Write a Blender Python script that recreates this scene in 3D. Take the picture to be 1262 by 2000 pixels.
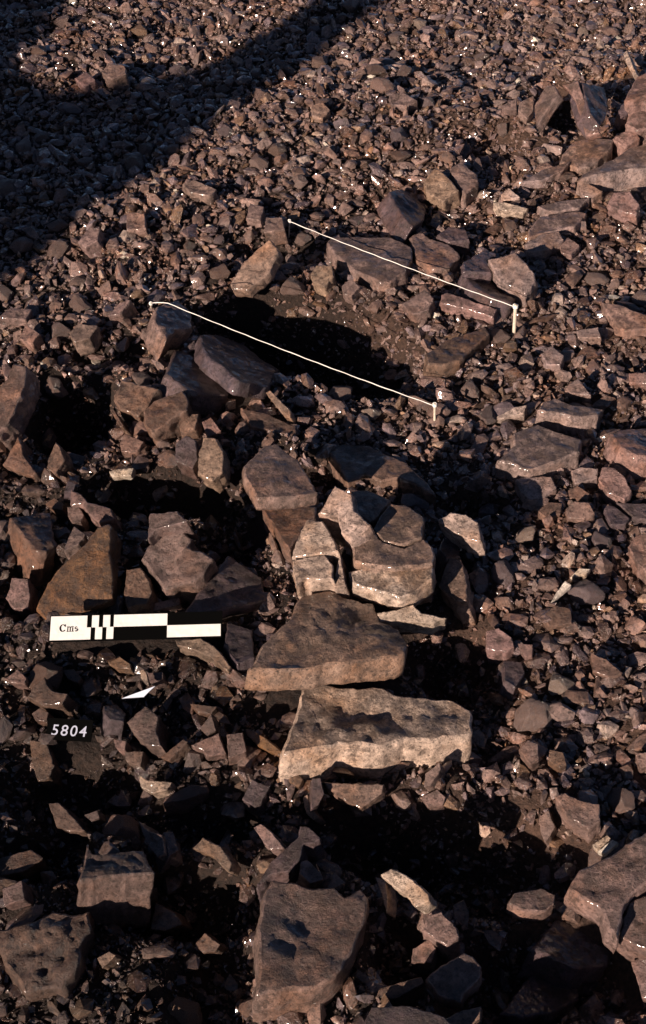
import bpy, bmesh, math, random
import numpy as np
from mathutils import Vector, Matrix, noise as mn
from mathutils.geometry import delaunay_2d_cdt

for o in list(bpy.data.objects):
    bpy.data.objects.remove(o, do_unlink=True)
scene = bpy.context.scene
COL = scene.collection

# ------------------------------------------------------------------ camera
CAM = Vector((0.0, 0.0, 1.88))
PITCH = math.radians(44.0)
FPX = 2629.0                       # focal length in photograph pixels (1262 x 2000)
cam_d = bpy.data.cameras.new('camera')
cam = bpy.data.objects.new('camera', cam_d); COL.objects.link(cam)
cam.location = CAM
cam.rotation_euler = (math.pi / 2 - PITCH, 0, 0)
cam_d.sensor_fit = 'VERTICAL'; cam_d.sensor_height = 36.0
cam_d.lens = FPX / 2000.0 * 36.0
cam_d.clip_start = 0.05; cam_d.clip_end = 500
scene.camera = cam
scene.render.resolution_x, scene.render.resolution_y = 646, 1024

# ------------------------------------------------------------------ sky, sun, exposure
SUN_AZ = math.radians(38.0)        # shadows run this far to the right of straight ahead
SUN_EL = math.radians(19.0)
LDIR = Vector((math.sin(SUN_AZ) * math.cos(SUN_EL), math.cos(SUN_AZ) * math.cos(SUN_EL), -math.sin(SUN_EL)))
world = bpy.data.worlds.new('World'); scene.world = world; world.use_nodes = True
wn = world.node_tree.nodes; wl = world.node_tree.links
bg = wn['Background']
sky = wn.new('ShaderNodeTexSky'); sky.sky_type = 'NISHITA'; sky.sun_disc = False
sky.sun_elevation = SUN_EL; sky.altitude = 2000; sky.air_density = 0.34; sky.dust_density = 1.2; sky.ozone_density = 1.0
sky.sun_rotation = math.atan2(-LDIR.x, -LDIR.y)
wl.new(sky.outputs[0], bg.inputs[0]); bg.inputs[1].default_value = 0.05
sun_d = bpy.data.lights.new('sun', 'SUN'); sun_d.energy = 5.0; sun_d.angle = math.radians(0.5)
sun_d.color = (1.0, 0.81, 0.67)
sun = bpy.data.objects.new('sun', sun_d); COL.objects.link(sun)
sun.rotation_euler = LDIR.to_track_quat('-Z', 'Y').to_euler()
sun.location = (-3, -4, 4)
vs = scene.view_settings
vs.view_transform = 'Standard'; vs.look = 'None'; vs.exposure = 0.76; vs.gamma = 1.0; vs.use_curve_mapping = False
scene.render.engine = 'CYCLES'
scene.cycles.max_bounces = 4; scene.cycles.diffuse_bounces = 2; scene.cycles.glossy_bounces = 2

# ------------------------------------------------------------------ measuring helpers
FWD = Vector((0, math.cos(PITCH), -math.sin(PITCH)))
UPV = Vector((0, math.sin(PITCH), math.cos(PITCH)))
RGT = Vector((1, 0, 0))
def ray(px, py):
    return FWD + RGT * ((px - 631.0) / FPX) + UPV * ((1000.0 - py) / FPX)
def on_plane(px, py, p0, n):
    d = ray(px, py)
    return CAM + d * ((p0 - CAM).dot(n) / d.dot(n))
def at(px, py, z=0.0):
    return on_plane(px, py, Vector((0, 0, z)), Vector((0, 0, 1)))

rng = np.random.default_rng(5804)
random.seed(5804)

# ------------------------------------------------------------------ terrain
_lat = np.random.default_rng(11).random((256, 256))
def vnoise(x, y):
    x = np.asarray(x, float); y = np.asarray(y, float)
    xi = np.floor(x).astype(int); yi = np.floor(y).astype(int)
    fx = x - xi; fy = y - yi
    fx = fx * fx * (3 - 2 * fx); fy = fy * fy * (3 - 2 * fy)
    a = _lat[xi & 255, yi & 255]; b = _lat[(xi + 1) & 255, yi & 255]
    c = _lat[xi & 255, (yi + 1) & 255]; d = _lat[(xi + 1) & 255, (yi + 1) & 255]
    return (a * (1 - fx) + b * fx) * (1 - fy) + (c * (1 - fx) + d * fx) * fy - 0.5
def fbm(x, y, o=4):
    s = 0; a = 1.0
    for i in range(o):
        s = s + a * vnoise(x * 2 ** i + 17.3 * i, y * 2 ** i + 5.1 * i); a *= 0.5
    return s

# hollows (negative) and swells, each at a place on the dig surface: photo px, py, radii in metres, turn in degrees, height
RELIEF = [
    (600, 660, .235, .120, -20, -.29), (480, 610, .13, .07, -10, -.10), (720, 740, .12, .07, -20, -.09),
    (140, 800, .085, .120, 0, -.26), (200, 690, .12, .05, 0, -.05),
    (330, 960, .17, .055, 0, -.13), (455, 1040, .06, .085, 0, -.10),
    (890, 1290, .085, .085, 0, -.11), (960, 1420, .07, .07, 0, -.05), (930, 990, .07, .04, 0, -.07),
    (640, 930, .06, .04, 0, -.06), (900, 1660, .19, .085, -12, -.17), (1040, 1890, .18, .09, 0, -.12),
    (150, 1530, .13, .07, 0, -.10), (400, 1590, .14, .05, 0, -.07), (370, 1745, .13, .06, 0, -.11),
    (90, 1650, .08, .05, 0, -.08), (780, 1850, .04, .09, 0, -.09), (250, 1400, .2, .12, 0, -.03),
    (700, 1610, .12, .04, 0, -.06), (430, 1900, .06, .1, 0, -.06), (120, 1000, .14, .05, 0, -.04),
    (1090, 225, .06, .13, 0, -.13), (960, 300, .10, .09, 0, -.05), (60, 1130, .06, .1, 0, -.07),
    (340, 420, .5, .35, 0, .02), (700, 250, .5, .35, 0, .05), (560, 490, .12, .06, 0, -.05),
    (1230, 190, .25, .3, 0, .05), (740, 395, .05, .05, 0, -.03), (1180, 840, .04, .03, 0, -.03),
]
_rel = []
for (px, py, rx, ry, an, hh) in RELIEF:
    p = at(px, py); _rel.append((p.x, p.y, rx, ry, math.radians(an), hh))
# unseen banks of earth added outside the picture, towards the sun, to cast shade
_rel += [(-.84, .95, .17, .28, 0, .10), (-.95, 1.55, .16, .22, 0, .14), (-.42, .48, .20, .14, 0, .05), (.12, .60, .13, .12, 0, .17), (-1.05, 2.1, .12, .2, 0, .10)]
def terrain(x, y):
    x = np.asarray(x, float); y = np.asarray(y, float)
    h = 0.030 * fbm(x * 2.3 + 9, y * 2.3 + 4, 3) + 0.020 * fbm(x * 14 + 3, y * 14 + 8, 3) + 0.008 * fbm(x * 38 + 1, y * 38 + 2, 2)
    for (cx, cy, rx, ry, an, hh) in _rel:
        dx = x - cx; dy = y - cy
        u = (dx * math.cos(an) + dy * math.sin(an)) / rx; v = (-dx * math.sin(an) + dy * math.cos(an)) / ry
        q = u * u + v * v
        h = h + hh * np.exp(-q * q * 0.8 - q * 0.25)
    return h
def tz(x, y):
    return float(terrain(x, y))

# ------------------------------------------------------------------ materials
def nn(nt, typ, **kw):
    n = nt.nodes.new(typ)
    for k, v in kw.items():
        setattr(n, k, v)
    return n
def stone_material(name, source, rough=(0.28, 0.75), bump=1.0, soil=(.53, .58)):
    """Mottled limestone: the stone's own tint (object colour or a per-pebble attribute), grain, pits, iron stain."""
    m = bpy.data.materials.new(name); m.use_nodes = True
    nt = m.node_tree; L = nt.links.new; b = nt.nodes['Principled BSDF']
    tc = nn(nt, 'ShaderNodeTexCoord'); oi = nn(nt, 'ShaderNodeObjectInfo')
    off = nn(nt, 'ShaderNodeVectorMath', operation='MULTIPLY_ADD')
    comb = nn(nt, 'ShaderNodeCombineXYZ')
    for i in range(3): L(oi.outputs['Random'], comb.inputs[i])
    L(comb.outputs[0], off.inputs[0]); off.inputs[1].default_value = (7.0, 13.0, 5.0); L(tc.outputs['Object'], off.inputs[2])
    def noise(scale, detail, rgh=0.6):
        n = nn(nt, 'ShaderNodeTexNoise'); n.inputs['Scale'].default_value = scale
        n.inputs['Detail'].default_value = detail; n.inputs['Roughness'].default_value = rgh
        L(off.outputs[0], n.inputs['Vector']); return n
    def ramp(src, a, b_, ca, cb):
        r = nn(nt, 'ShaderNodeMapRange'); r.inputs[1].default_value = a; r.inputs[2].default_value = b_
        r.inputs[3].default_value = ca; r.inputs[4].default_value = cb; L(src, r.inputs[0]); return r
    big, mid, fine = noise(22, 9, .72), noise(70, 9, 0.8), noise(170, 3, 0.7)
    k1 = ramp(big.outputs['Fac'], .34, .66, .50, 1.35)
    k2 = ramp(mid.outputs['Fac'], .36, .64, .50, 1.40)
    k3 = ramp(fine.outputs['Fac'], .34, .44, .35, 1.0)
    mu = nn(nt, 'ShaderNodeMath', operation='MULTIPLY'); L(k1.outputs[0], mu.inputs[0]); L(k2.outputs[0], mu.inputs[1])
    mu2 = nn(nt, 'ShaderNodeMath', operation='MULTIPLY'); L(mu.outputs[0], mu2.inputs[0]); L(k3.outputs[0], mu2.inputs[1])
    if source == 'object':
        colour = oi.outputs['Color']
    else:
        at_ = nn(nt, 'ShaderNodeAttribute', attribute_name='tint'); colour = at_.outputs['Color']
    stain = nn(nt, 'ShaderNodeMix', data_type='RGBA', blend_type='MULTIPLY')
    sf = ramp(noise(9, 4).outputs['Fac'], .48, .68, 0.0, 0.75); L(sf.outputs[0], stain.inputs[0])
    L(colour, stain.inputs[6]); stain.inputs[7].default_value = (1.0, 0.74, 0.50, 1)
    vm = nn(nt, 'ShaderNodeVectorMath', operation='SCALE'); L(stain.outputs[2], vm.inputs[0]); L(mu2.outputs[0], vm.inputs[3])
    dirt = nn(nt, 'ShaderNodeMix', data_type='RGBA')                     # soil still clinging to the stone
    dn = noise(34, 9, .82); df = ramp(dn.outputs['Fac'], soil[0], soil[1], 0.0, .66); L(df.outputs[0], dirt.inputs[0])
    L(vm.outputs[0], dirt.inputs[6]); dirt.inputs[7].default_value = (.034, .021, .015, 1)
    L(dirt.outputs[2], b.inputs['Base Color'])
    r = ramp(mid.outputs['Fac'], .3, .7, rough[0], rough[1])
    if source == 'object':
        L(r.outputs[0], b.inputs['Roughness'])
    else:                                   # each pebble has its own gloss: some are wet
        rm = nn(nt, 'ShaderNodeMath', operation='MULTIPLY'); L(r.outputs[0], rm.inputs[0]); L(at_.outputs['Alpha'], rm.inputs[1])
        L(rm.outputs[0], b.inputs['Roughness'])
    b.inputs['Specular IOR Level'].default_value = 0.55
    bp = nn(nt, 'ShaderNodeBump'); bp.inputs['Strength'].default_value = 0.9 * bump; bp.inputs['Distance'].default_value = 0.008
    bp2 = nn(nt, 'ShaderNodeBump'); bp2.inputs['Strength'].default_value = 0.8 * bump; bp2.inputs['Distance'].default_value = 0.003
    L(mid.outputs['Fac'], bp.inputs['Height']); L(fine.outputs['Fac'], bp2.inputs['Height'])
    L(bp.outputs[0], bp2.inputs['Normal']); L(bp2.outputs[0], b.inputs['Normal'])
    wet = noise(30, 4); wf = ramp(wet.outputs['Fac'], .36, .52, 0.0, .85 if source != 'object' else .5); L(wf.outputs[0], b.inputs['Coat Weight'])   # damp skin that glints
    b.inputs['Coat Roughness'].default_value = .10; b.inputs['Coat IOR'].default_value = 1.7
    bp3 = nn(nt, 'ShaderNodeBump'); bp3.inputs['Strength'].default_value = 1.0; bp3.inputs['Distance'].default_value = .004
    spark = noise(62, 1.5, .5); L(spark.outputs['Fac'], bp3.inputs['Height']); L(bp3.outputs[0], b.inputs['Coat Normal'])
    return m
def plain_material(name, col, rough=0.5, bump_scale=0, spec=0.5, var=0.0):
    m = bpy.data.materials.new(name); m.use_nodes = True
    nt = m.node_tree; L = nt.links.new; b = nt.nodes['Principled BSDF']
    b.inputs['Base Color'].default_value = (*col, 1); b.inputs['Roughness'].default_value = rough
    b.inputs['Specular IOR Level'].default_value = spec
    if bump_scale or var:
        tc = nn(nt, 'ShaderNodeTexCoord'); n = nn(nt, 'ShaderNodeTexNoise')
        n.inputs['Scale'].default_value = bump_scale or 30; n.inputs['Detail'].default_value = 6
        L(tc.outputs['Object'], n.inputs['Vector'])
        bp = nn(nt, 'ShaderNodeBump'); bp.inputs['Strength'].default_value = .5; bp.inputs['Distance'].default_value = .002
        if bump_scale:
            L(n.outputs['Fac'], bp.inputs['Height']); L(bp.outputs[0], b.inputs['Normal'])
        mr = nn(nt, 'ShaderNodeMapRange'); L(n.outputs['Fac'], mr.inputs[0]); mr.inputs[1].default_value = .3; mr.inputs[2].default_value = .7
        mr.inputs[3].default_value = 1 - var; mr.inputs[4].default_value = 1 + var
        vm = nn(nt, 'ShaderNodeVectorMath', operation='SCALE'); vm.inputs[0].default_value = col; L(mr.outputs[0], vm.inputs[3])
        L(vm.outputs[0], b.inputs['Base Color'])
    return m
MAT_STONE = stone_material('limestone', 'object')
MAT_STAINED_SHADED = stone_material('soil_stained_shaded_limestone', 'object', soil=(.43, .53))  # more soil, and grazing-light dimness painted in with it
MAT_GRAVEL = stone_material('limestone_rubble', 'attribute', rough=(0.35, 0.7), bump=0.8)
MAT_SOIL = plain_material('dark_soil', (0.024, 0.0135, 0.0095), 0.75, 120, 0.4, 0.55)
def _soil(m):
    nt = m.node_tree; L = nt.links.new; b = nt.nodes['Principled BSDF']
    src = b.inputs['Base Color'].links[0].from_socket
    tc = nn(nt, 'ShaderNodeTexCoord'); sx = nn(nt, 'ShaderNodeSeparateXYZ'); L(tc.outputs['Object'], sx.inputs[0])
    n = nn(nt, 'ShaderNodeTexNoise'); n.inputs['Scale'].default_value = 6; n.inputs['Detail'].default_value = 6; L(tc.outputs['Object'], n.inputs['Vector'])
    ad = nn(nt, 'ShaderNodeMath', operation='MULTIPLY_ADD'); L(n.outputs['Fac'], ad.inputs[0]); ad.inputs[1].default_value = .8; L(sx.outputs[0], ad.inputs[2])
    mr = nn(nt, 'ShaderNodeMapRange'); L(ad.outputs[0], mr.inputs[0]); mr.inputs[1].default_value = .35; mr.inputs[2].default_value = .75; mr.inputs[3].default_value = 1; mr.inputs[4].default_value = 3.0
    n2 = nn(nt, 'ShaderNodeTexNoise'); n2.inputs['Scale'].default_value = 55; n2.inputs['Detail'].default_value = 8; n2.inputs['Roughness'].default_value = .7; L(tc.outputs['Object'], n2.inputs['Vector'])
    b2 = nn(nt, 'ShaderNodeBump'); b2.inputs['Strength'].default_value = 1.0; b2.inputs['Distance'].default_value = .02; L(n2.outputs['Fac'], b2.inputs['Height'])
    old = b.inputs['Normal'].links[0].from_node; L(b2.outputs[0], old.inputs['Normal'])
    vm = nn(nt, 'ShaderNodeVectorMath', operation='SCALE'); L(src, vm.inputs[0]); L(mr.outputs[0], vm.inputs[3]); L(vm.outputs[0], b.inputs['Base Color'])
_soil(MAT_SOIL)
MAT_WHITE = plain_material('white_paint', (0.86, 0.85, 0.82), 0.4, 90, 0.5, 0.05)
MAT_BLACK = plain_material('black_paint', (0.003, 0.003, 0.003), 0.8, 0, 0.0)
MAT_LETTER = plain_material('grey_white_lettering', (0.45, 0.48, 0.60), 0.5)
MAT_STRING = plain_material('white_string', (0.82, 0.79, 0.74), 0.8)
MAT_PEG = plain_material('weathered_peg', (0.55, 0.47, 0.38), 0.45, 200, 0.5, 0.25)

# ------------------------------------------------------------------ object helpers
def mesh_obj(name, verts, faces, mat, loc=(0, 0, 0), parent=None, smooth=False):
    me = bpy.data.meshes.new(name); me.from_pydata([tuple(v) for v in verts], [], [tuple(f) for f in faces])
    me.materials.append(mat)
    if smooth:
        me.polygons.foreach_set('use_smooth', [True] * len(me.polygons))
    me.update()
    o = bpy.data.objects.new(name, me); o.location = loc; COL.objects.link(o)
    if parent: o.parent = parent
    return o
def empty(name, loc=(0, 0, 0)):
    o = bpy.data.objects.new(name, None); o.location = loc; o.empty_display_size = .02; COL.objects.link(o); return o
def tag(o, label, cat, group=None):
    o['label'] = label; o['category'] = cat
    if group: o['group'] = group
    return o

# ------------------------------------------------------------------ the ground sheet
def axis(lo, hi, step, far):
    a = list(np.arange(lo, hi, step)); s = step; l = [a[0]]; h = [a[-1]]
    while h[-1] < far: s *= 1.5; h.append(h[-1] + s)
    s = step
    while l[-1] > -far: s *= 1.5; l.append(l[-1] - s)
    return np.array(l[1:][::-1] + a + h[1:])
gx = axis(-1.35, 1.35, .011, 60); gy = axis(.55, 4.75, .012, 60)
X, Y = np.meshgrid(gx, gy)
Z = terrain(X, Y)
nx_, ny_ = len(gx), len(gy)
gv = np.stack([X.ravel(), Y.ravel(), Z.ravel()], 1)
ii = np.arange(nx_ * ny_).reshape(ny_, nx_)
gf = np.stack([ii[:-1, :-1].ravel(), ii[:-1, 1:].ravel(), ii[1:, 1:].ravel(), ii[1:, :-1].ravel()], 1)
gme = bpy.data.meshes.new('ground'); gme.from_pydata(gv.tolist(), [], gf.tolist()); gme.materials.append(MAT_SOIL)
gme.polygons.foreach_set('use_smooth', [True] * len(gme.polygons)); gme.update()
ground = bpy.data.objects.new('ground', gme); COL.objects.link(ground); ground['kind'] = 'structure'

def sheet(x, y):
    """height of the ground mesh itself"""
    i = np.clip(np.searchsorted(gx, x) - 1, 0, nx_ - 2); j = np.clip(np.searchsorted(gy, y) - 1, 0, ny_ - 2)
    u = (x - gx[i]) / (gx[i + 1] - gx[i]); v = (y - gy[j]) / (gy[j + 1] - gy[j])
    return (Z[j, i] * (1 - u) + Z[j, i + 1] * u) * (1 - v) + (Z[j + 1, i] * (1 - u) + Z[j + 1, i + 1] * u) * v

# ------------------------------------------------------------------ stones traced on their own planes
TINT = {  # base colours of the stone
    'g': (.225, .148, .128), 'p': (.51, .385, .315), 'o': (.225, .118, .050), 'd': (.108, .073, .080),
    'r': (.270, .165, .145), 'w': (.72, .62, .53), 'b': (.180, .106, .078), 'y': (.300, .202, .150), 's': (.320, .228, .208),
}
FOOT = []       # footprints (list of xy polygons) kept free of loose gravel
def densify(P, s):
    out = []
    for i in range(len(P)):
        a, b = P[i], P[(i + 1) % len(P)]
        n = max(1, int(round((b - a).length / s)))
        for k in range(n): out.append(a.lerp(b, k / n))
    return out
def inside_np(X, P):
    c = np.zeros(len(X), bool); j = len(P) - 1
    for i in range(len(P)):
        if P[i].y != P[j].y:
            c ^= ((P[i].y > X[:, 1]) != (P[j].y > X[:, 1])) & (X[:, 0] < (P[j].x - P[i].x) * (X[:, 1] - P[i].y) / (P[j].y - P[i].y) + P[i].x)
        j = i
    return c
def dist_np(X, P):
    A = np.array([(p.x, p.y) for p in P]); B_ = np.roll(A, -1, 0); d = np.full(len(X), 1e9)
    for a, b in zip(A, B_):
        ab = b - a; t = np.clip(((X - a) @ ab) / max(ab @ ab, 1e-12), 0, 1); d = np.minimum(d, np.hypot(*(X - a - t[:, None] * ab).T))
    return d
def stone(name, label, h, tilt, tint, pts, t=None, rnd=None, rough=1.0, cat='stone', group=None, flare=0.03, dome=0.0, stained_shaded=False):
    """A broken stone: the outline of its main face lies on a plane of its own height and tilt; the body goes down from it."""
    P = [tuple(map(float, q.split(','))) for q in pts.split()]
    if h < .1: h *= .85
    cx = sum(p[0] for p in P) / len(P); cy = sum(p[1] for p in P) / len(P)
    g = at(cx, cy, 0)
    for _ in range(3):
        z = tz(g.x, g.y) * 0.75 + h; g = at(cx, cy, z)
    n = Vector((tilt[0], tilt[1], 1)).normalized()
    W = [on_plane(x, y, g, n) for x, y in P]
    ex = Vector((0, 1, 0)).cross(n)
    ex = (Vector((1, 0, 0)) - n * n.x).normalized(); ey = n.cross(ex)
    Q = [Vector(((w - g).dot(ex), (w - g).dot(ey))) for w in W]
    area = sum(Q[i].x * Q[(i + 1) % len(Q)].y - Q[(i + 1) % len(Q)].x * Q[i].y for i in range(len(Q))) / 2
    if area < 0: Q.reverse(); area = -area
    size = math.sqrt(area)
    if t is None: t = max(h + .035, size * .35)
    sp = min(max(size / 17, .004), .0088)
    seed = Vector((random.uniform(-50, 50), random.uniform(-50, 50), random.uniform(-50, 50)))
    B = densify(Q, sp)
    amp = size * .022 * min(rough, 1.2)
    N = []
    for i in range(len(B)):
        d = (B[(i + 1) % len(B)] - B[i - 1]); N.append(Vector((d.y, -d.x)).normalized())
    def nz(p, f, o=4): return mn.fractal(p * f + seed, 0.9, 2.1, o)
    B2 = [B[i] + N[i] * (amp * nz(Vector((B[i].x, B[i].y, 0)), 2.2 / size * 1.6) * 1.3 + amp * .6 * nz(Vector((B[i].x, B[i].y, 3.3)), 11 / size, 2)) for i in range(len(B))]
    r = rnd if rnd is not None else min(.0042, size * .04)
    top = [B2[i] - N[i] * r for i in range(len(B2))]
    nb = len(top)
    xs = [q.x for q in top]; ys = [q.y for q in top]
    ny = int((max(ys) - min(ys)) / (sp * .88)) + 1; nx = int((max(xs) - min(xs)) / sp) + 2
    gi, gj = np.meshgrid(np.arange(nx), np.arange(ny))
    C_ = np.stack([min(xs) + (gi + .5 * (gj % 2)).ravel() * sp, min(ys) + gj.ravel() * sp * .88], 1) + rng.uniform(-.28, .28, (nx * ny, 2)) * sp
    C_ = C_[inside_np(C_, top)]
    if len(C_): C_ = C_[dist_np(C_, top) > sp * .55]
    inner = [Vector((float(a), float(b))) for a, b in C_]
    co, _e, tri, _a, _b, _c = delaunay_2d_cdt(top + inner, [(i, (i + 1) % nb) for i in range(nb)], [], 1, 1e-7)
    if len(co) != nb + len(inner):
        co, _e, tri, _a, _b, _c = delaunay_2d_cdt(top + inner, [], [list(range(nb))], 1, 1e-9)
    fl = size * .045 * rough
    def hgt(q, edge):
        p = Vector((q.x, q.y, 0))
        a = nz(p, 1.1 / size, 3) * fl * 1.3 + nz(p, 4.5 / size, 4) * fl * .55
        a += (abs(nz(p, 2.4 / size, 3)) - .25) * -fl * .8 + nz(p, 15 / size, 3) * fl * .28          # broken ridges, fine grit
        if rough > 1.3:                                                                              # pitted stone
            c = mn.voronoi(p * ((5.5 if rough > 2.5 else 4.2) / size) + seed + Vector((1, 1, 0)) * nz(p, 6 / size, 2) * .35)[0][0]
            a -= max(0, .42 - c) * fl * (1.6 if rough > 2.5 else .9)
        return a * edge
    verts = []
    DE = dist_np(np.array([(q.x, q.y) for q in co]), B2)
    for k, q in enumerate(co):
        e = min(1.0, float(DE[k]) / (size * .22)) if k >= nb else 0.0
        e2 = .35 + .65 * e
        verts.append((q.x, q.y, hgt(q, e2) + dome * size * (1 - (1 - e) ** 2)))
    faces = [tuple(f) for f in tri]
    nr = int(max(3, min(9, t / sp)))
    prev = list(range(nb))
    if len(co) < nb: return None
    lev = [(-r * .35, -r * .30), (-r, 0)] + [(-r - (t - r) * (k / nr), None) for k in range(1, nr + 1)]
    topz = [verts[i][2] for i in range(nb)]
    for (zz, offv) in lev:
        ring = []
        for i in range(nb):
            if offv is not None: o_ = offv
            else:
                s_ = (-zz - r) / max(t, 1e-6)
                o_ = flare * size * .5 * math.sin(min(1, s_ * 1.3) * math.pi * .5) - (size * .10 if s_ > .98 else 0)
            q = B2[i] + N[i] * o_
            p3 = Vector((q.x, q.y, zz))
            if offv is None:
                w = min(t, size) * .06 * min(rough, 1.0)
                dn = nz(p3, 3.2 / size, 4) * w + mn.noise(Vector((0, 0, zz * 95)) + seed) * w * .35
                q = q + N[i] * dn
            zb = topz[i] * max(0, 1 + zz / max(t, 1e-6)) + zz
            verts.append((q.x, q.y, zb)); ring.append(len(verts) - 1)
        for i in range(nb):
            j = (i + 1) % nb
            faces.append((prev[i], ring[i], ring[j], prev[j]))
        prev = ring
    faces.append(tuple(reversed(prev)))
    # into world axes about a base point
    loc = g - n * t * .9
    vv = [(g - loc) + ex * v[0] + ey * v[1] + n * v[2] for v in verts]
    o = mesh_obj(name, vv, faces, MAT_STONE, loc, smooth=True)
    fe = {tuple(sorted((i, (i + 1) % nb))) for i in range(nb)}
    sh = o.data.attributes.new('sharp_edge', 'BOOLEAN', 'EDGE')
    sh.data.foreach_set('value', [tuple(sorted(e.vertices)) in fe for e in o.data.edges])
    if stained_shaded:                                  # main face: soil, plus the dimness of grazing light put into its colour
        o.data.materials.append(MAT_STAINED_SHADED)
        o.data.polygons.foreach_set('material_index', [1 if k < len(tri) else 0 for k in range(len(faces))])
    c = TINT[tint]; k = random.uniform(.9, 1.1) * (.62 if cx < 470 and cy > 1230 else .84 if cx < 450 and cy > 900 else 1)  # lower-left stones tinted darker: the shade there is put into their colour
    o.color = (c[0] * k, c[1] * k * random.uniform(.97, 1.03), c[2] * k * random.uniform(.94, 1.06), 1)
    o['label'] = label; o['category'] = cat; o['kind'] = 'thing'
    if group: o['group'] = group
    FOOT.append(([Vector(((w.x + loc.x), (w.y + loc.y))) for w in [vv[i] for i in range(nb)]], g.z))
    return o

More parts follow.
